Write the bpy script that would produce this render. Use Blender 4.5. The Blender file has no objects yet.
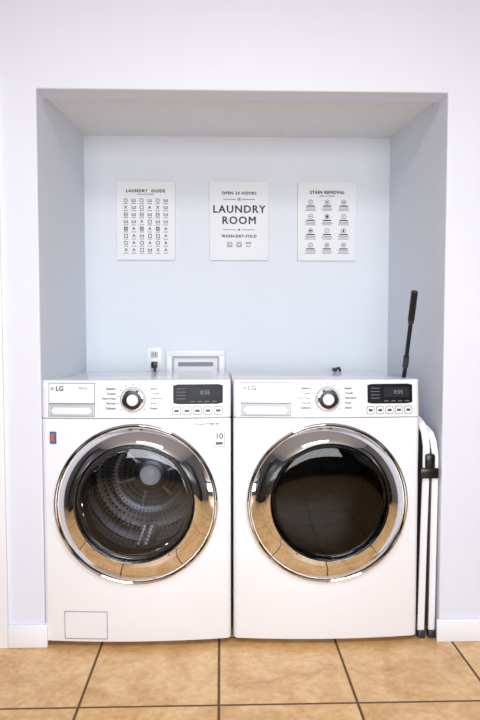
import bpy, bmesh, math, random
from mathutils import Vector, Matrix, Euler
random.seed(4)
S=bpy.context.scene
COL=S.collection
S.view_settings.view_transform='Standard'
def lin(c):
    return tuple(((x/255)/12.92 if x/255<=.04045 else (((x/255)+.055)/1.055)**2.4) for x in c)+(1,)
def mat(name,rgb,rough=.5,metal=0,coat=0,emit=None,noise=0,nscale=8,bump=0,bscale=60,spec=None):
    m=bpy.data.materials.new(name); m.use_nodes=True
    nt=m.node_tree; b=nt.nodes['Principled BSDF']
    b.inputs['Base Color'].default_value=lin(rgb); b.inputs['Roughness'].default_value=rough
    b.inputs['Metallic'].default_value=metal
    if spec is not None: b.inputs['Specular IOR Level'].default_value=spec
    if coat: b.inputs['Coat Weight'].default_value=coat
    tc=nt.nodes.new('ShaderNodeTexCoord')
    if noise:
        n=nt.nodes.new('ShaderNodeTexNoise'); n.inputs['Scale'].default_value=nscale; n.inputs['Detail'].default_value=4
        nt.links.new(tc.outputs['Object'],n.inputs['Vector'])
        r=nt.nodes.new('ShaderNodeMix'); r.data_type='RGBA'
        r.inputs[6].default_value=lin(tuple(max(0,x-noise) for x in rgb)); r.inputs[7].default_value=lin(tuple(min(255,x+noise) for x in rgb))
        nt.links.new(n.outputs['Fac'],r.inputs[0]); nt.links.new(r.outputs[2],b.inputs['Base Color'])
    if bump:
        n=nt.nodes.new('ShaderNodeTexNoise'); n.inputs['Scale'].default_value=bscale; n.inputs['Detail'].default_value=3
        nt.links.new(tc.outputs['Object'],n.inputs['Vector'])
        bp=nt.nodes.new('ShaderNodeBump'); bp.inputs['Strength'].default_value=bump; bp.inputs['Distance'].default_value=.004
        nt.links.new(n.outputs['Fac'],bp.inputs['Height']); nt.links.new(bp.outputs['Normal'],b.inputs['Normal'])
    return m
M={}
M['wall']=mat('wall_paint',(226,229,242),.6,noise=2,nscale=2,bump=.06,bscale=120)
M['alcove']=mat('alcove_paint',(224,229,238),.6,noise=2,nscale=2,bump=.06,bscale=120)
M['room']=mat('room_paint_grey',(124,122,122),.7,noise=2,nscale=2)
M['ceil']=mat('ceiling_texture',(232,232,232),.8,noise=7,nscale=90,bump=.7,bscale=90)
M['roomceil']=mat('room_ceiling_paint',(190,190,192),.8,noise=3,nscale=60)
M['trim']=mat('trim_paint',(240,241,248),.35,noise=1)
M['white']=mat('appliance_white',(241,243,249),.22,coat=.4,noise=1,nscale=1)
M['panel']=mat('panel_white',(236,237,243),.3,noise=1)
M['lgrey']=mat('light_grey_plastic',(190,192,200),.4,noise=2)
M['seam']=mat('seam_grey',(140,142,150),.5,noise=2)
M['shade']=mat('pocket_grey',(176,178,188),.45,noise=2)
M['dgrey']=mat('dark_grey_plastic',(50,51,56),.4,noise=3)
M['gasket']=mat('gasket_rubber',(40,41,45),.5,noise=3)
M['black']=mat('black_plastic',(10,10,12),.3,noise=2)
M['chrome']=mat('chrome',(232,233,236),.03,1.0,noise=1)
M['steel']=mat('brushed_steel',(140,142,148),.25,1.0,noise=4)
M['ink']=mat('ink',(20,20,24),.6,noise=2)
M['greyink']=mat('grey_ink',(98,100,108),.6,noise=2)
M['canvas']=mat('canvas_white',(238,240,245),.7,noise=1,bump=.05,bscale=300)
M['tube']=mat('white_enamel',(240,240,244),.3,noise=1)
M['blue']=mat('sticker_blue',(40,110,170),.4,noise=3)
M['orange']=mat('sticker_orange',(215,95,50),.4,noise=3)
M['led']=mat('display_glass',(9,9,12),.35,noise=1,spec=.2)
M['ledwin']=mat('display_window',(38,40,46),.4,noise=1,spec=.2)
M['lit']=mat('display_digits',(130,140,150),.4,noise=1)
M['wood']=mat('dark_wood',(42,30,25),.35,noise=8,nscale=12)
M['cab']=mat('added_cabinet_dark',(34,32,34),.35,noise=3,nscale=6)

def dots(name,rgb,sc,rad,rough,metal=1.0,holes=(12,12,14)):
    m=mat(name,rgb,rough,metal); nt=m.node_tree; b=nt.nodes['Principled BSDF']
    uv=nt.nodes.new('ShaderNodeUVMap')
    v=nt.nodes.new('ShaderNodeVectorMath'); v.operation='SCALE'; v.inputs['Scale'].default_value=sc
    fr=nt.nodes.new('ShaderNodeVectorMath'); fr.operation='FRACTION'
    su=nt.nodes.new('ShaderNodeVectorMath'); su.operation='SUBTRACT'; su.inputs[1].default_value=(.5,.5,0)
    ln=nt.nodes.new('ShaderNodeVectorMath'); ln.operation='LENGTH'
    c=nt.nodes.new('ShaderNodeMath'); c.operation='LESS_THAN'; c.inputs[1].default_value=rad
    nt.links.new(uv.outputs[0],v.inputs[0]); nt.links.new(v.outputs[0],fr.inputs[0]); nt.links.new(fr.outputs[0],su.inputs[0])
    nt.links.new(su.outputs[0],ln.inputs[0]); nt.links.new(ln.outputs['Value'],c.inputs[0])
    mx=nt.nodes.new('ShaderNodeMix'); mx.data_type='RGBA'; mx.inputs[6].default_value=lin(rgb); mx.inputs[7].default_value=lin(holes)
    nt.links.new(c.outputs[0],mx.inputs[0]); nt.links.new(mx.outputs[2],b.inputs['Base Color'])
    return m
M['drum']=dots('perforated_drum',(176,178,184),52,.27,.20,1.0)
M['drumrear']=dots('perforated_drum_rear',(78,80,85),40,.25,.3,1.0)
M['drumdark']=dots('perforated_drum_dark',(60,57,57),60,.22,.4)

def glass(name,tint,gl=1.0,ior=1.5):
    m=bpy.data.materials.new(name); m.use_nodes=True; nt=m.node_tree; nt.nodes.clear()
    o=nt.nodes.new('ShaderNodeOutputMaterial'); t=nt.nodes.new('ShaderNodeBsdfTransparent'); g=nt.nodes.new('ShaderNodeBsdfGlossy')
    f=nt.nodes.new('ShaderNodeFresnel'); f.inputs['IOR'].default_value=ior; mx=nt.nodes.new('ShaderNodeMixShader')
    t.inputs['Color'].default_value=tint+(1,); g.inputs['Roughness'].default_value=.02; g.inputs['Color'].default_value=(gl,gl,gl,1)
    nt.links.new(f.outputs[0],mx.inputs[0]); nt.links.new(t.outputs[0],mx.inputs[1]); nt.links.new(g.outputs[0],mx.inputs[2]); nt.links.new(mx.outputs[0],o.inputs[0])
    return m
M['glassL']=glass('door_glass_clear',(.78,.79,.81),.9)
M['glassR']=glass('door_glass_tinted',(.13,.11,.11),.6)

def tile():
    m=bpy.data.materials.new('floor_tile'); m.use_nodes=True; nt=m.node_tree; b=nt.nodes['Principled BSDF']
    N=nt.nodes.new; L=nt.links.new
    tc=N('ShaderNodeTexCoord'); T=.436; G=.006
    sx=N('ShaderNodeSeparateXYZ'); L(tc.outputs['Object'],sx.inputs[0])
    def edge(out,off):
        a=N('ShaderNodeMath'); a.operation='ADD'; a.inputs[1].default_value=off; L(out,a.inputs[0])
        d=N('ShaderNodeMath'); d.operation='DIVIDE'; d.inputs[1].default_value=T; L(a.outputs[0],d.inputs[0])
        fl=N('ShaderNodeMath'); fl.operation='FLOOR'; L(d.outputs[0],fl.inputs[0])
        f=N('ShaderNodeMath'); f.operation='FRACT'; L(d.outputs[0],f.inputs[0])
        s=N('ShaderNodeMath'); s.operation='SUBTRACT'; s.inputs[1].default_value=.5; L(f.outputs[0],s.inputs[0])
        ab=N('ShaderNodeMath'); ab.operation='ABSOLUTE'; L(s.outputs[0],ab.inputs[0])
        return ab.outputs[0],fl.outputs[0]
    ex,fx=edge(sx.outputs['X'],4.36+.008); ey,fy=edge(sx.outputs['Y'],.391+4.36)
    mxm=N('ShaderNodeMath'); mxm.operation='MAXIMUM'; L(ex,mxm.inputs[0]); L(ey,mxm.inputs[1])
    mr=N('ShaderNodeMapRange'); mr.interpolation_type='SMOOTHSTEP'; mr.inputs['From Min'].default_value=.5-G/T*1.0; mr.inputs['From Max'].default_value=.5-G/T*.45
    L(mxm.outputs[0],mr.inputs['Value'])
    cmb=N('ShaderNodeCombineXYZ'); L(fx,cmb.inputs[0]); L(fy,cmb.inputs[1])
    wn=N('ShaderNodeTexWhiteNoise'); L(cmb.outputs[0],wn.inputs['Vector'])
    add=N('ShaderNodeVectorMath'); add.operation='MULTIPLY_ADD'; add.inputs[1].default_value=(9,9,9)
    L(wn.outputs['Color'],add.inputs[0]); L(tc.outputs['Object'],add.inputs[2])
    n1=N('ShaderNodeTexNoise'); n1.inputs['Scale'].default_value=7; n1.inputs['Detail'].default_value=9; n1.inputs['Roughness'].default_value=.72; n1.inputs['Distortion'].default_value=.6; L(add.outputs[0],n1.inputs['Vector'])
    n2=N('ShaderNodeTexNoise'); n2.inputs['Scale'].default_value=45; n2.inputs['Detail'].default_value=6; L(add.outputs[0],n2.inputs['Vector'])
    cr=N('ShaderNodeValToRGB'); e=cr.color_ramp.elements
    e[0].position=.30; e[0].color=lin((196,146,92)); e[1].position=.68; e[1].color=lin((234,197,146))
    x=cr.color_ramp.elements.new(.5); x.color=lin((220,176,122))
    L(n1.outputs['Fac'],cr.inputs[0])
    m2=N('ShaderNodeMix'); m2.data_type='RGBA'; m2.blend_type='OVERLAY'; m2.inputs[0].default_value=.55
    L(cr.outputs[0],m2.inputs[6])
    bw=N('ShaderNodeRGBToBW'); L(n2.outputs['Color'],bw.inputs[0]); L(bw.outputs[0],m2.inputs[7])
    m3=N('ShaderNodeMix'); m3.data_type='RGBA'; m3.inputs[7].default_value=lin((98,72,50))
    L(mr.outputs[0],m3.inputs[0]); L(m2.outputs[2],m3.inputs[6]); L(m3.outputs[2],b.inputs['Base Color'])
    rr=N('ShaderNodeMapRange'); rr.inputs['To Min'].default_value=.28; rr.inputs['To Max'].default_value=.8; L(mr.outputs[0],rr.inputs['Value']); L(rr.outputs[0],b.inputs['Roughness'])
    bp=N('ShaderNodeBump'); bp.invert=True; bp.inputs['Strength'].default_value=.5; bp.inputs['Distance'].default_value=.003; L(mr.outputs[0],bp.inputs['Height'])
    L(bp.outputs[0],b.inputs['Normal'])
    return m
M['tile']=tile()

def link(ob,parent=None):
    COL.objects.link(ob)
    if parent: ob.parent=parent
    return ob
def empty(name,loc=(0,0,0)):
    e=bpy.data.objects.new(name,None); e.location=loc; e.empty_display_size=.1; COL.objects.link(e); return e
def finish(bm,name,m,parent=None,smooth=False,loc=(0,0,0)):
    bmesh.ops.recalc_face_normals(bm,faces=bm.faces)
    me=bpy.data.meshes.new(name); bm.to_mesh(me); bm.free()
    if smooth:
        for p in me.polygons: p.use_smooth=True
        try: me.set_sharp_from_angle(angle=math.radians(35))
        except Exception: pass
    ob=bpy.data.objects.new(name,me); me.materials.append(m); ob.location=loc
    return link(ob,parent)
def box(name,x0,x1,y0,y1,z0,z1,m,parent=None,bev=0,seg=2):
    bm=bmesh.new(); bmesh.ops.create_cube(bm,size=1)
    for v in bm.verts: v.co=Vector(((x0+x1)/2+v.co.x*(x1-x0),(y0+y1)/2+v.co.y*(y1-y0),(z0+z1)/2+v.co.z*(z1-z0)))
    if bev: bmesh.ops.bevel(bm,geom=bm.edges[:],offset=bev,segments=seg,profile=.5,affect='EDGES')
    return finish(bm,name,m,parent,smooth=bool(bev))
def extrude_poly(name,pts,z0,z1,m,parent=None,bev=0,seg=3,topfn=None):
    bm=bmesh.new()
    f=bm.faces.new([bm.verts.new((p[0],p[1],z0)) for p in pts])
    r=bmesh.ops.extrude_face_region(bm,geom=[f])
    for v in r['geom']:
        if isinstance(v,bmesh.types.BMVert): v.co.z=z1
    bm.normal_update()
    if bev:
        ed=[e for e in bm.edges if abs(e.verts[0].co.z-e.verts[1].co.z)<1e-6]
        bmesh.ops.bevel(bm,geom=ed,offset=bev,segments=seg,profile=.5,affect='EDGES')
    if topfn:
        for v in bm.verts: v.co=topfn(v.co)
    return finish(bm,name,m,parent,smooth=True)
def lathe(name,prof,c,m,parent=None,n=96,a0=0,a1=2*math.pi,closed=False):
    bm=bmesh.new(); uvl=bm.loops.layers.uv.new('UVMap')
    full=abs(a1-a0-2*math.pi)<1e-6; cnt=n if full else n+1
    rows=[]; cum=[0]
    for i,p in enumerate(prof):
        if i: cum.append(cum[-1]+math.hypot(p[0]-prof[i-1][0],p[1]-prof[i-1][1]))
        dz=p[2] if len(p)>2 else 0
        rows.append([bm.verts.new((c[0]+p[0]*math.cos(a0+(a1-a0)*k/n),p[1],c[1]+dz+p[0]*math.sin(a0+(a1-a0)*k/n))) for k in range(cnt)])
    rm=max(p[0] for p in prof)
    for i in range(len(prof)-1):
        j=i+1
        for k in range(n):
            k2=(k+1)%cnt if full else k+1
            try: f=bm.faces.new((rows[i][k],rows[i][k2],rows[j][k2],rows[j][k]))
            except ValueError: continue
            us=[k,k+1,k+1,k]; ii=[i,i,j,j]
            for q,lp in enumerate(f.loops):
                lp[uvl].uv=(us[q]*(a1-a0)*rm/n,cum[ii[q]])
    bmesh.ops.remove_doubles(bm,verts=bm.verts,dist=1e-6)
    return finish(bm,name,m,parent,smooth=True)
def text(name,s,size,loc,m,parent=None,align='CENTER',ext=.0006,bold=0,rz=0,rx=0,space=1.0,heavy=0):
    ob=None
    # heavier strokes come from slightly shifted copies of the lettering
    offs=[(0,0)] if not heavy else [(-heavy,0),(heavy,0),(0,-heavy*.7),(0,heavy*.7)]
    for i,(ox,oz) in enumerate(offs):
        cu=bpy.data.curves.new(name,'FONT'); cu.body=s; cu.size=size; cu.extrude=ext+i*.00003; cu.offset=bold
        cu.align_x=align; cu.align_y='CENTER'; cu.space_character=space; cu.resolution_u=3
        ob=bpy.data.objects.new(name if i==0 else '%s_weight_%d'%(name,i),cu); ob.location=(loc[0]+ox,loc[1],loc[2]+oz); ob.rotation_euler=(math.pi/2+rx,0,rz)
        cu.materials.append(m); link(ob,parent)
    return ob
def tube(name,pts,r,m,parent=None,bez=True,res=6):
    cu=bpy.data.curves.new(name,'CURVE'); cu.dimensions='3D'; cu.bevel_depth=r; cu.bevel_resolution=res; cu.use_fill_caps=True; cu.resolution_u=12
    sp=cu.splines.new('NURBS' if bez else 'POLY'); sp.points.add(len(pts)-1)
    for p,q in zip(sp.points,pts): p.co=(*q,1)
    if bez: sp.use_endpoint_u=True; sp.order_u=3
    ob=bpy.data.objects.new(name,cu); cu.materials.append(m); return link(ob,parent)

# ---------------- room shell ----------------
OL,OR,OT=-.650,.818,2.018; D=.80; RX0,RX1,RY,CZ=-2.4,2.6,-4.6,2.6
def front_wall():
    bm=bmesh.new()
    out=[(OL,0),(OL,OT),(OR,OT),(OR,0),(RX1,0),(RX1,CZ),(RX0,CZ),(RX0,0)]
    f=bm.faces.new([bm.verts.new((x,0,z)) for x,z in out])
    r=bmesh.ops.extrude_face_region(bm,geom=[f])
    for v in r['geom']:
        if isinstance(v,bmesh.types.BMVert): v.co.y=.10
    ed=[]
    for e in bm.edges:
        a,b=e.verts
        if abs(a.co.y)<1e-6 and abs(b.co.y)<1e-6:
            if all(OL-1e-4<=q.co.x<=OR+1e-4 and q.co.z<=OT+1e-4 for q in (a,b)) and not(abs(a.co.z)<1e-6 and abs(b.co.z)<1e-6): ed.append(e)
    bmesh.ops.bevel(bm,geom=ed,offset=.006,segments=3,profile=.5,affect='EDGES')
    return finish(bm,'wall_front',M['wall'])
front_wall()
box('wall_alcove_left',OL-.10,OL,.10,D+.1,0,2.25,M['alcove'])
box('wall_alcove_right',OR,OR+.10,.10,D+.1,0,2.25,M['alcove'])
box('wall_back',OL,OR,D,D+.1,0,2.25,M['alcove'])
bm=bmesh.new()
vs=[(OL,.10,OT+.012),(OR,.10,OT+.012),(OR,D,2.085),(OL,D,2.085)]
lo=[bm.verts.new(v) for v in vs]; hi=[bm.verts.new((v[0],v[1],2.2)) for v in vs]
bm.faces.new(lo); bm.faces.new(hi)
for i in range(4): bm.faces.new((lo[i],lo[(i+1)%4],hi[(i+1)%4],hi[i]))
finish(bm,'ceiling_alcove',M['ceil'])
box('floor',RX0-.1,RX1+.1,RY-.1,D+.1,-.08,0,M['tile'])
box('ceiling',RX0-.1,RX1+.1,RY-.1,.1,CZ,CZ+.08,M['roomceil'])
box('wall_left',RX0-.1,RX0,RY,.1,0,CZ,M['room'])
box('wall_right',RX1,RX1+.1,RY,.1,0,CZ,M['room'])
WX0,WX1,WZ0,WZ1=-1.2,1.6,.75,2.25
box('wall_rear_lower',RX0,RX1,RY-.1,RY,0,WZ0,M['room'])
box('wall_rear_upper',RX0,RX1,RY-.1,RY,WZ1,CZ,M['room'])
box('wall_rear_left',RX0,WX0,RY-.1,RY,WZ0,WZ1,M['room'])
box('wall_rear_right',WX1,RX1,RY-.1,RY,WZ0,WZ1,M['room'])
w=empty('window_1')
for i,x in enumerate([WX0,(WX0+WX1)/2-.02,WX1-.04]): box('mullion_%d'%i,x,x+.04,RY-.07,RY-.02,WZ0,WZ1,M['trim'],w)
box('rail_top',WX0,WX1,RY-.07,RY-.02,WZ1-.04,WZ1,M['trim'],w); box('rail_bottom',WX0,WX1,RY-.07,RY-.02,WZ0,WZ0+.04,M['trim'],w)
t=empty('trim_1')
box('casing_leg',-.86,-.782,-.014,0,0,2.062,M['trim'],t,.003)
box('casing_head',-1.75,-.86,-.014,0,1.98,2.062,M['trim'],t,.003)
box('casing_leg_far',-1.83,-1.75,-.014,0,0,2.062,M['trim'],t,.003)
bb=empty('baseboard_left'); box('face',-.782,OL+.012,-.014,0,0,.085,M['trim'],bb,.004); box('return',OL,OL+.004,0,.08,0,.085,M['trim'],bb,.001)
bb=empty('baseboard_right'); box('face',OR-.012,RX1,-.014,0,0,.085,M['trim'],bb,.004)

# ---------------- washers ----------------
W=.686; HW=W/2; BUL=.020; YE=-.004
def yf(x): return YE-BUL*(1-(x/HW)**2)
ZT,ZC0=.985,.850
def yc(x,z): return yf(x)-.002+.014*max(0,(z-ZC0))/(ZT-ZC0)
def plan(yb,hw=HW,r=.018,fn=yf,n=24):
    p=[]
    for i in range(n+1):
        x=-hw+r+(2*hw-2*r)*i/n; p.append((x,fn(x)))
    e=fn(hw-r)
    for a in range(1,7):
        t=a/6*math.pi/2; p.append((hw-r+r*math.sin(t),e+r-r*math.cos(t)))
    p.append((hw,yb)); p.append((-hw,yb))
    for a in range(6,0,-1):
        t=a/6*math.pi/2; p.append((-hw+r-r*math.sin(t),e+r-r*math.cos(t)))
    return p
def machine(name,cx,dryer):
    E=empty(name,(cx,0,0))
    body=extrude_poly('cabinet',plan(.70),.022,.846,M['white'],None,.005)
    cut=lathe('cut',[(1e-7,-.2),(.255,-.2),(.255,.50),(1e-7,.50)],(0,.536),M['white'],n=72)
    md=body.modifiers.new('b','BOOLEAN'); md.operation='DIFFERENCE'; md.object=cut; md.solver='EXACT'
    bpy.context.view_layer.update()
    dg=bpy.context.evaluated_depsgraph_get(); me=bpy.data.meshes.new_from_object(body.evaluated_get(dg))
    body.modifiers.clear(); body.data=me; body.parent=E; bpy.data.objects.remove(cut)
    try:
        for p in me.polygons: p.use_smooth=True
        me.set_sharp_from_angle(angle=math.radians(35))
    except Exception: pass
    box('upper_carcass',-HW+.001,HW-.001,.07,.698,.845,.95,M['white'],E)
    box('top_plate',-HW,HW,.085,.70,.950,.966,M['white'],E,.004)
    box('groove',-HW+.006,HW-.006,.006,.08,.842,.853,M['shade'],E)
    def rake(v):
        w=Vector(v)
        if v.y<.07: w.y+= -.002+.014*(v.z-ZC0)/(ZT-ZC0)
        return w
    extrude_poly('console',plan(.10),ZC0-.0015,ZT,M['white'],E,.005,topfn=rake)
    def patch(nm,x0,x1,z0,z1,m,th=.002,n=10,r=.0,base=0):
        bm=bmesh.new(); fn=yc if z0>=.84 else (lambda x,z:yf(x))
        g={}
        for i in range(n+1):
            x=x0+(x1-x0)*i/n
            d=min(x-x0,x1-x); ins=0
            if r and d<r: ins=r-math.sqrt(max(0,r*r-(r-d)**2))
            for j,z in enumerate((z0+ins,z1-ins)):
                y=fn(x,z)-base
                g[i,j,0]=bm.verts.new((x,y-th,z)); g[i,j,1]=bm.verts.new((x,y+.006,z))
        for i in range(n):
            bm.faces.new((g[i,0,0],g[i+1,0,0],g[i+1,1,0],g[i,1,0])); bm.faces.new((g[i,0,1],g[i+1,0,1],g[i+1,1,1],g[i,1,1]))
            bm.faces.new((g[i,0,0],g[i+1,0,0],g[i+1,0,1],g[i,0,1])); bm.faces.new((g[i,1,0],g[i+1,1,0],g[i+1,1,1],g[i,1,1]))
        for i in (0,n):
            try: bm.faces.new((g[i,0,0],g[i,1,0],g[i,1,1],g[i,0,1]))
            except ValueError: pass
        return finish(bm,nm,m,E)
    def outline(nm,x0,x1,z0,z1,m,t=.0012,th=.0012):
        patch(nm+'_b',x0,x1,z0,z0+t,m,th); patch(nm+'_t',x0,x1,z1-t,z1,m,th)
        patch(nm+'_l',x0,x0+t,z0,z1,m,th,n=1); patch(nm+'_r',x1-t,x1,z0,z1,m,th,n=1)
    def lab(nm,s,size,x,z,m=M['greyink'],al='CENTER',bold=0,off=.0018):
        sl=2*BUL*x/HW**2
        y=(yc(x,z) if z>.84 else yf(x))-off
        return text(nm,s,size,(x,y,z),m,E,al,.0004,bold,rz=math.atan(sl),rx=-.10 if z>.84 else 0)
    dx=.012 if dryer else 0
    # detergent drawer
    q1=-.148+dx
    outline('drawer_seam',-.316,q1+.001,.855,.976,M['seam'],.0022,.0012)
    patch('drawer_front',-.3135,q1-.0015,.904,.9735,M['white'],.0042)
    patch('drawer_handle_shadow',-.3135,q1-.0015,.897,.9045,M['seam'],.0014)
    patch('drawer_pocket_shade',-.3115,q1-.0035,.8575,.899,M['lgrey'],.0016)  # shading of the recessed pocket put into its grey
    patch('drawer_grip',-.306,q1-.009,.864,.888,M['panel'],.0034,n=16,r=.012)
    lab('logo','LG',.024,-.275,.955,M['dgrey'],bold=.0005,off=.0052)
    patch('logo_disc',-.3085,-.2965,.949,.961,M['shade'],.0050,r=.006)
    patch('console_split',q1+.012,q1+.0132,.857,.973,M['lgrey'],.0012,n=1)
    lab('model_text','Tromm' if dryer else 'WM 4.5',.010,-.19,.957,off=.0052)
    # knob
    kx,kz=-.010+dx*.8,.916; ky=yc(kx,kz)
    lathe('knob_base',[(.047,ky+.004),(.047,ky-.002),(.044,ky-.005),(.038,ky-.005)],(kx,kz),M['lgrey'],E,64)
    lathe('knob_ring',[(.041,ky+.002),(.041,ky-.012),(.038,ky-.017),(.034,ky-.018),(.032,ky-.015)],(kx,kz),M['chrome'],E,64)
    lathe('knob_dark_ring',[(.0335,ky-.010),(.033,ky-.0165),(.021,ky-.0175),(.020,ky-.016)],(kx,kz),M['black'],E,64)
    lathe('knob_face',[(.0205,ky-.012),(.0205,ky-.021),(.018,ky-.0235),(1e-6,ky-.0235)],(kx,kz),M['panel'],E,48)
    for i in range(11):
        a=math.radians(-40+i*26); rr=.055
        x,z=kx+rr*math.cos(a),kz+rr*math.sin(a)
        if z<.853: continue
        patch('tick_%d'%i,x-.0022,x+.0022,z-.0015,z+.0015,M['dgrey'],.0012,n=1)
    Ln=['Bedding','Cotton','Perm Press','Normal','Delicate'] ; Rn=['Speed','Towels','Allergiene','Rinse','Steam']
    for i in range(5):
        z=.955-i*.0175
        lab('program_left_%d'%i,Ln[i],.0105,kx-.062,z,M['dgrey'],'RIGHT',.0002); lab('program_right_%d'%i,Rn[i],.0105,kx+.062,z,M['dgrey'],'LEFT',.0002)
    # display
    d0,d1=.134+dx,.314
    patch('display_bezel',d0,d1,.899,.970,M['led'],.003,r=.004)
    patch('display_window',d0+.062,d1-.012,.922,.957,M['ledwin'],.0036)
    text('digits','0:55',.020,(d0+.115,yc(d0+.115,.94)-.0045,.940),M['lit'],E,rz=.07,rx=-.1)
    for i in range(4): patch('indicator_%d'%i,d0+.012,d0+.045,.953-i*.012,.956-i*.012,M['greyink'],.0036,n=1)
    for i in range(4): patch('indicator_low_%d'%i,d0+.062+i*.026,d0+.078+i*.026,.906,.910,M['greyink'],.0036,n=1)
    bw=(d1-d0+.008)/5
    for i in range(5):
        x=d0-.004+i*bw
        patch('button_%d'%i,x,x+bw-.005,.860,.890,M['seam'],.0012,r=.007); patch('button_face_%d'%i,x+.0024,x+bw-.0074,.8624,.8876,M['panel'],.0030,r=.006)
        patch('button_mark_%d'%i,x+.008,x+bw-.013,.871,.879,M['dgrey'],.0036,n=1)
    # door ring
    C=(0,.536); up=.016; R0=.297
    prof=[(R0-.004,YE+.012,0),(R0,YE-.004,0),(R0,YE-.024,0),(R0-.003,YE-.031,0),(R0-.008,YE-.034,0),(R0-.011,YE-.031,.001)]
    lathe('door_rim',prof,C,M['chrome'],E,128)
    lathe('door_rim_gasket',[(R0-.0102,YE-.0305,0),(R0-.0115,YE-.028,0),(R0-.0145,YE-.030,0)],C,M['black'],E,128)
    n=16; ring=[]; ri=.217
    for i in range(n+1):
        t=i/n; r=(R0-.0135)+(ri-(R0-.0135))*t
        y=YE-.030-.050*(.35*t+.65*math.sin(t*math.pi/2*.96))
        ring.append((r,y,up*t))
    ring+= [(ri-.003,YE-.081,up),(ri-.006,YE-.075,up),(ri-.008,YE-.055,up),(ri-.006,YE+.01,up)]
    lathe('door_chrome_ring',ring,C,M['chrome'],E,128)
    lathe('door_back',[(.29,YE+.002,0),(.262,YE-.004,0),(.20,YE-.004,up*.6),(.196,YE+.05,up*.6)],C,M['gasket'],E,96)
    lathe('glass_border',[(.209,YE-.055,up),(.207,YE-.060,up),(.190,YE-.0615,up),(.188,YE-.055,up),(.186,YE-.03,up)],C,M['black'],E,96)
    lathe('glass_trim',[(.190,YE-.0605,up),(.188,YE-.063,up),(.186,YE-.0605,up)],C,M['chrome' if not dryer else 'dgrey'],E,96)
    gp=[(.207*math.cos(a),YE-.061-.016*math.sin(a),up) for a in [k/8*math.pi/2 for k in range(8)]]+[(1e-7,YE-.077,up)]
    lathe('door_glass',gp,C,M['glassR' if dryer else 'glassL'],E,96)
    # gasket and drum
    lathe('gasket',[(.262,.004),(.225,.012),(.212,.030),(.205,.028),(.200,.040),(.206,.055),(.222,.062),(.25,.064)],C,M['gasket'],E,96)
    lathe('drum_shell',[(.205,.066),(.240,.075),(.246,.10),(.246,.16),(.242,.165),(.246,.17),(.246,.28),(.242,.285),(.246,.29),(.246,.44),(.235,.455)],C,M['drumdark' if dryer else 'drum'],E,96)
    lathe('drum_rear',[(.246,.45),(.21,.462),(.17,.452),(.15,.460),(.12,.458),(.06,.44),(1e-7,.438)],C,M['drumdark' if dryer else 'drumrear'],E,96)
    for k in range(6):
        a=math.radians(15+60*k); bm=bmesh.new(); bmesh.ops.create_cube(bm,size=1)
        for v in bm.verts:
            q=Vector((v.co.x*.10,v.co.y*.010,v.co.z*(.016 if v.co.x<0 else .008))); q.x+=.095
            v.co=Vector((C[0]+q.x*math.cos(a)-q.z*math.sin(a),.450+q.y,C[1]+q.x*math.sin(a)+q.z*math.cos(a)))
        bmesh.ops.bevel(bm,geom=bm.edges[:],offset=.003,segments=2,affect='EDGES')
        finish(bm,'drum_spoke_%d'%k,M['steel'],E,True)
    lathe('drum_hub',[(.048,.445),(.044,.428),(.032,.418),(1e-7,.415)],C,M['panel' if not dryer else 'dgrey'],E,48)
    for k in range(3):
        a=math.radians(-90+120*k); bm=bmesh.new()
        sec=[(-.04,0),(-.022,.035),(-.008,.055),(.008,.055),(.022,.035),(.04,0)]
        rows=[]
        for y,s in ((.09,.6),(.13,.9),(.36,.9),(.43,.5)):
            row=[]
            for u,h in sec:
                rr=.245-h*s
                row.append(bm.verts.new((C[0]+rr*math.cos(a)-u*math.sin(a),y,C[1]+rr*math.sin(a)+u*math.cos(a))))
            rows.append(row)
        for i in range(3):
            for j in range(5): bm.faces.new((rows[i][j],rows[i][j+1],rows[i+1][j+1],rows[i+1][j]))
        bm.faces.new(rows[0]); bm.faces.new(rows[-1])
        finish(bm,'drum_lifter_%d'%k,M['steel'] if not dryer else M['dgrey'],E,True)
        if not dryer:
            for q in range(6):
                for s in (-1,1):
                    yy=.14+q*.042; rr=.245-.044; u=s*.014
                    bm=bmesh.new(); bmesh.ops.create_uvsphere(bm,u_segments=10,v_segments=6,radius=.007)
                    bmesh.ops.translate(bm,verts=bm.verts,vec=(C[0]+rr*math.cos(a)-u*math.sin(a),yy,C[1]+rr*math.sin(a)+u*math.cos(a)))
                    finish(bm,'paddle_bump_%d_%d_%d'%(k,q,s),M['panel'],E,True)
    for i,(x,y) in enumerate([(-.29,.06),(.29,.06),(-.29,.64),(.29,.64)]):
        bm=bmesh.new(); bmesh.ops.create_cone(bm,cap_ends=True,segments=24,radius1=.024,radius2=.018,depth=.026)
        bmesh.ops.translate(bm,verts=bm.verts,vec=(x,y,.013)); finish(bm,'foot_%d'%i,M['black'],E,True)
    if not dryer:
        outline('filter_flap',-.268,-.110,.034,.137,M['greyink'],.0018,.001)
        patch('energy_sticker',-.313,-.288,.755,.800,M['blue'],.0008,n=2); patch('energy_sticker_mark',-.310,-.296,.765,.792,M['orange'],.0014,n=2)
        outline('warranty_badge',.281,.320,.742,.800,M['greyink'],.0018,.0008)
        lab('warranty_number','10',.029,.300,.780,M['dgrey'],bold=.0007); patch('warranty_line',.287,.314,.749,.759,M['greyink'],.0012,n=1)
        lab('tag_text','4.5 cu.ft. INVERTER',.011,.255,.826,M['dgrey'],bold=.0002)
    return E
machine('washing_machine',-.3065,False)
machine('tumble_dryer',.3885,True)

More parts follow.
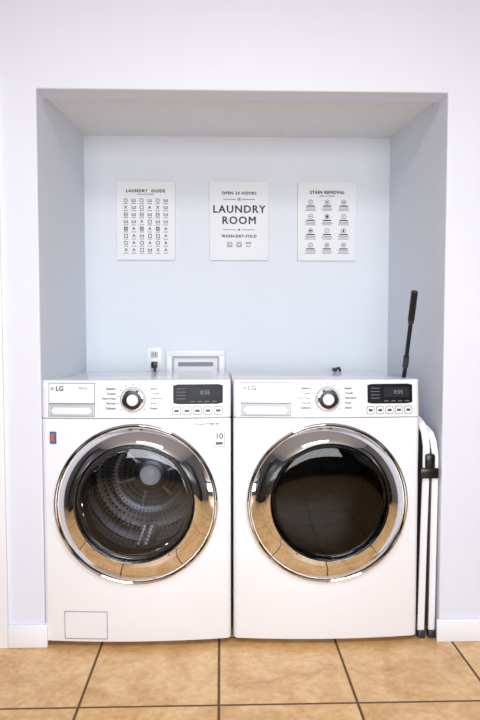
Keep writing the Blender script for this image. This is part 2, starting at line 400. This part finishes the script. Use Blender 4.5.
# ---------------- posters ----------------
def poster(name,cx,w,h,cz=1.682):
    E=empty(name,(cx,D,cz))
    box('board',-w/2,w/2,-.018,-.0005,-h/2,h/2,M['canvas'],E,.002)
    return E
PY=-.0186
def bar(E,nm,x,z,w,h,m=None): return box(nm,x-w/2,x+w/2,PY-.0008,PY+.0006,z-h/2,z+h/2,m or M['ink'],E)
def ringp(E,nm,x,z,r,t=.0014,m=None):
    return lathe(nm,[(r,PY+.001),(r,PY-.0006),(r-t,PY-.0006),(r-t,PY+.001)],(x,z),m or M['ink'],E,24)
def sq(E,nm,x,z,s,t=.0016,fill=False,m=None):
    if fill: bar(E,nm,x,z,s,s,m); return
    bar(E,nm+'a',x,z+s/2-t/2,s,t,m); bar(E,nm+'b',x,z-s/2+t/2,s,t,m); bar(E,nm+'c',x-s/2+t/2,z,t,s,m); bar(E,nm+'d',x+s/2-t/2,z,t,s,m)
P=poster('laundry_guide_poster',-.357,.280,.372)
text('title','LAUNDRY  GUIDE',.0195,(0,PY,.140),M['ink'],P,heavy=.0007,space=1.22)
text('subtitle','WASHING SYMBOLS',.008,(0,PY,.124),M['ink'],P,space=1.1)
for r in range(8):
    z=.096-r*.0335
    for c in range(6):
        x=-.095+c*.038
        k=(r*5+c*3+ (r*c)%4)%6
        nm='sym_%d_%d'%(r,c)
        if k==0: ringp(P,nm,x,z,.0092,.0026)
        elif k==1: sq(P,nm,x,z,.017,.0024)
        elif k==2: sq(P,nm,x,z,.017,.0024); ringp(P,nm+'o',x,z,.0058,.0020)
        elif k==3:
            bar(P,nm+'a',x,z-.006,.016,.0024); bar(P,nm+'b',x-.008,z,.0024,.013); bar(P,nm+'c',x+.008,z,.0024,.013); bar(P,nm+'d',x,z+.002,.014,.0022)
        elif k==4: sq(P,nm,x,z,.017,.0024,fill=(r%3==1 or r==7 and c<2)); bar(P,nm+'h',x,z,.012,.002)
        else: text(nm,'A' if c%2 else 'X',.020,(x,PY,z),M['ink'],P,heavy=.0005)
        bar(P,nm+'_cap',x,z-.0155,.022,.0024,M['greyink'])
P=poster('laundry_room_poster',.0885,.284,.374,1.683)
text('open','OPEN 24 HOURS',.0190,(0,PY,.131),M['ink'],P,heavy=.0007,space=1.2)
bar(P,'rule_l',-.045,.102,.062,.002); bar(P,'rule_r',.045,.102,.062,.002); text('star','*',.04,(0,PY,.094),M['ink'],P)
text('laundry','LAUNDRY',.0500,(0,PY,.054),M['ink'],P,heavy=.0012,space=1.15)
text('room','ROOM',.0500,(0,PY,.001),M['ink'],P,heavy=.0012,space=1.18)
bar(P,'rule2_l',-.045,-.042,.062,.002); bar(P,'rule2_r',.045,-.042,.062,.002); ringp(P,'rule_dot',0,-.042,.005,.003)
text('wash','WASH-DRY-FOLD',.0185,(0,PY,-.073),M['ink'],P,heavy=.0007,space=1.18)
sq(P,'washer_icon',-.045,-.112,.024,.002,m=M['greyink']); ringp(P,'washer_drum',-.045,-.114,.008,.002)
sq(P,'dryer_icon',0,-.112,.024,.002,m=M['greyink']); ringp(P,'dryer_drum',0,-.114,.008,.002)
sq(P,'shirt_body',.045,-.114,.018,.002,m=M['greyink']); bar(P,'shirt_arms',.045,-.104,.030,.003,M['greyink'])
P=poster('stain_removal_poster',.512,.283,.374)
text('title','STAIN REMOVAL',.0200,(0,PY,.138),M['ink'],P,heavy=.0008,space=1.14)
text('subtitle','GENERAL GUIDELINES',.0075,(0,PY,.121),M['ink'],P)
for r in range(4):
    for c in range(3):
        x=-.080+c*.080; z=.092-r*.068
        nm='stain_%d_%d'%(r,c)
        ringp(P,nm,x,z,.0115,.0018); bar(P,nm+'_m',x,z,.003+.004*((r+c)%3),.011-.003*((r*2+c)%3))
        bar(P,nm+'_t',x,z-.0185,.040,.0050)
        for q in range(3): bar(P,nm+'_l%d'%q,x,z-.0272-q*.0064,.054-.012*((q+c)%2),.0020,M['greyink'])

# ---------------- outlet, vent box, cords ----------------
E=empty('power_outlet',(-.322,D,1.018))
box('plate',-.036,.036,-.006,-.0003,-.058,.058,M['trim'],E,.003)
for i,z in enumerate((.024,-.024)):
    box('socket_%d'%i,-.017,.017,-.009,-.005,z-.014,z+.014,M['lgrey'],E,.004)
    for j,x in enumerate((-.006,.006)): box('slot_%d%d'%(i,j),x-.0016,x+.0016,-.0096,-.008,z-.003,z+.008,M['black'],E)
box('plug',-.012,.014,-.040,-.0095,-.040,-.010,M['black'],E,.004)
tube('plug_cord',[(0,-.035,-.024),(.004,-.065,-.026),(.012,-.075,-.06),(.004,-.06,-.16),(0,-.05,-.4)],.006,M['black'],E)
E=empty('washer_outlet_box',(-.122,D,.985))
box('back_panel',-.118,.118,-.010,-.002,-.07,.05,M['panel'],E)
def fr(nm,x0,x1,z0,z1): box(nm,x0,x1,-.034,-.0005,z0,z1,M['trim'],E,.004)
fr('frame_top',-.142,.142,.048,.080); fr('frame_left',-.142,-.112,-.09,.05); fr('frame_right',.112,.142,-.09,.05); fr('frame_bottom',-.142,.142,-.10,-.07)
box('inner_shade_top',-.112,.112,-.026,-.004,.041,.048,M['shade'],E)  # grey strips paint the shadow inside the box frame
box('inner_shade_left',-.112,-.106,-.026,-.004,-.07,.041,M['shade'],E); box('inner_shade_right',.106,.112,-.026,-.004,-.07,.041,M['shade'],E)
box('slot',-.085,.085,-.013,-.009,.0,.020,M['seam'],E)
for i,x in enumerate((-.07,.07)):
    lathe('valve_%d'%i,[(1e-7,-.045),(.012,-.042),(.012,-.026),(.007,-.026),(.007,-.003)],(x,-.055),M['seam'],E,24)
    tube('hose_%d'%i,[(x,-.036,-.06),(x,-.050,-.09),(x,-.05,-.2),(x,-.05,-.5)],.010,M['lgrey'],E)
E=empty('dryer_power_cord',(0,0,0))
tube('cord',[(.60,.755,.3),(.585,.75,.90),(.572,.74,.978),(.556,.70,.982),(.545,.69,.976)],.006,M['black'],E)
box('cord_plug',.527,.550,.672,.70,.9665,.984,M['black'],E,.005)

# ---------------- broom ----------------
E=empty('broom',(0,0,0))
a=Vector((.737,.10,1.312)); b=Vector((.782,.73,.05)); 
def P_(t): return tuple(a+(b-a)*t)
tube('pole',[P_(.02),P_(1)],.0085,M['black'],E,bez=False)
tube('grip',[P_(0.0),P_(.085)],.0130,M['black'],E,bez=False)
tube('grip_collar',[P_(.085),P_(.095)],.0115,M['dgrey'],E,bez=False)
tube('telescopic_collar',[P_(.20),P_(.235)],.012,M['dgrey'],E,bez=False)
box('head',.752,.806,.66,.79,.035,.065,M['black'],E,.008)
box('bristles',.756,.802,.665,.785,0,.036,M['dgrey'],E,.004)

# ---------------- folded ironing board ----------------
E=empty('folded_ironing_board',(0,0,0))
def flat_hoop(nm,x0,x1,ztop,hw,m,dy=.014):
    path=[(x0,.03,.012),(x0+(x1-x0)*.55,.03,.40),(x1,.03,ztop-.20),(x1,.030,ztop-.10),(x1-.006,.034,ztop-.05),(x1-.014,.046,ztop-.018),(x1-.022,.075,ztop),(x1-.022,.16,ztop),(x1-.014,.19,ztop-.03),(x1,.205,ztop-.10),(x0,.21,.012)]
    bm=bmesh.new(); rows=[]
    for i,p in enumerate(path):
        p=Vector(p); a=Vector(path[max(0,i-1)]); b=Vector(path[min(len(path)-1,i+1)]); t=(b-a).normalized()
        nrm=t.cross(Vector((1,0,0))).normalized(); side=nrm.cross(t).normalized()
        rows.append([bm.verts.new(p+side*hw*sx+nrm*dy*.5*sy) for sx,sy in ((-1,-1),(1,-1),(1,1),(-1,1))])
    for i in range(len(rows)-1):
        for k in range(4): bm.faces.new((rows[i][k],rows[i][(k+1)%4],rows[i+1][(k+1)%4],rows[i+1][k]))
    bm.faces.new(rows[0]); bm.faces.new(rows[-1])
    bmesh.ops.recalc_face_normals(bm,faces=bm.faces)
    ed=[e for e in bm.edges if len(e.link_faces)==2 and e.calc_face_angle(0)>1.0]
    bmesh.ops.bevel(bm,geom=ed,offset=.003,segments=2,affect='EDGES')
    return finish(bm,nm,m,E,True)
flat_hoop('outer_leg',.798,.802,.795,.0115,M['tube'])
flat_hoop('inner_leg',.757,.768,.832,.0125,M['tube'])
def board(nm,x0,x1,y0,y1,z0,z1,m):
    bm=bmesh.new(); pts=[(y0,z0),(y1,z0),(y1,z1-.08)]
    for k in range(1,8):
        t=k/8*math.pi; pts.append(((y0+y1)/2+(y1-y0)/2*math.cos(t),z1-.08+.08*math.sin(t)))
    pts.append((y0,z1-.08))
    f=bm.faces.new([bm.verts.new((x0,p[0],p[1])) for p in pts]); r=bmesh.ops.extrude_face_region(bm,geom=[f])
    for v in r['geom']:
        if isinstance(v,bmesh.types.BMVert): v.co.x=x1
    finish(bm,nm,m,E)
board('board_padding',.7725,.7825,.030,.20,.045,.785,M['black'])
board('board_panel',.7825,.7850,.040,.19,.055,.765,M['tube'])
box('hinge_lower',.742,.812,.010,.044,.612,.652,M['black'],E,.006)
box('hinge_upper',.762,.798,.008,.040,.647,.705,M['black'],E,.008)
for i,x in enumerate((.757,.797)): box('foot_cap_%d'%i,x-.013,x+.015,.016,.044,0,.03,M['dgrey'],E,.004)

# ---------------- furniture behind the photographer (stools mirrored in the chrome, cabinets added to darken it) ----------------
def stool(x,y):
    E=empty('bar_stool',(x,y,0))
    bm=bmesh.new(); bmesh.ops.create_cone(bm,cap_ends=True,segments=32,radius1=.18,radius2=.19,depth=.05)
    bmesh.ops.translate(bm,verts=bm.verts,vec=(0,0,.72)); finish(bm,'seat',M['wood'],E,True)
    for i in range(4):
        a=math.radians(45+90*i); tube('leg_%d'%i,[(.13*math.cos(a),.13*math.sin(a),.70),(.22*math.cos(a),.22*math.sin(a),0.0)],.016,M['wood'],E,bez=False)
    tube('foot_ring',[(.19*math.cos(k*math.pi/4),.19*math.sin(k*math.pi/4),.25) for k in range(9)],.010,M['steel'],E,bez=False)
stool(-1.35,-1.5); stool(-1.45,-2.3)
def cabinet(nm,x0,x1,y0,y1,h,side):  # invented dark units out of view, there to darken the chrome reflections
    E=empty(nm,(0,0,0))
    box('carcass',x0,x1,y0,y1,.08,h,M['cab'],E,.004); box('plinth',x0+.03,x1-.03,y0+.02,y1-.02,0,.08,M['black'],E)
    n=max(1,round((y1-y0)/.5)); fx=(x1,x1+.018) if side<0 else (x0-.018,x0)
    for i in range(n):
        a=y0+(y1-y0)*i/n+.006; b=y0+(y1-y0)*(i+1)/n-.006
        box('door_%d'%i,fx[0],fx[1],a,b,.10,h-.02,M['cab'],E,.004)
cabinet('added_dark_cabinet',RX0+.01,RX0+.6,-4.2,-.6,2.1,-1)
cabinet('added_dark_cabinet',RX1-.6,RX1-.01,-4.2,-1.2,2.1,1)

# ---------------- lights ----------------
def area(nm,loc,rot,sx,sy,p,col):
    l=bpy.data.lights.new(nm,'AREA'); l.shape='RECTANGLE'; l.size=sx; l.size_y=sy; l.energy=p; l.color=col
    o=bpy.data.objects.new(nm,l); o.location=loc; o.rotation_euler=rot; COL.objects.link(o); return o
area('window_light',(.2,RY+.03,1.5),(math.radians(90),0,0),2.7,1.45,122,(.95,.97,1))
area('ceiling_light',(.1,-1.9,CZ-.03),(0,0,0),1.2,.8,46,(.98,.985,1))
wd=bpy.data.worlds.new('sky'); S.world=wd; wd.use_nodes=True
bg=wd.node_tree.nodes['Background']; sky=wd.node_tree.nodes.new('ShaderNodeTexSky')
try: sky.sky_type='NISHITA'; sky.sun_disc=False; sky.sun_elevation=math.radians(40)
except Exception: pass
wd.node_tree.links.new(sky.outputs[0],bg.inputs[0]); bg.inputs[1].default_value=.25

# turn text and curves into real meshes
bpy.context.view_layer.update()
dg=bpy.context.evaluated_depsgraph_get()
for ob in [o for o in S.objects if o.type in ('FONT','CURVE')]:
    me=bpy.data.meshes.new_from_object(ob.evaluated_get(dg))
    nb=bpy.data.objects.new(ob.name+'_m',me); nb.parent=ob.parent; nb.location=ob.location; nb.rotation_euler=ob.rotation_euler
    COL.objects.link(nb); nm=ob.name; bpy.data.objects.remove(ob); nb.name=nm

cam=bpy.data.cameras.new('camera'); co=bpy.data.objects.new('camera',cam); COL.objects.link(co)
co.location=(0,-2.35,1.185); co.rotation_euler=(math.radians(90-3.1),0,math.radians(-1.7))
cam.sensor_width=36; cam.lens=32.35; S.camera=co
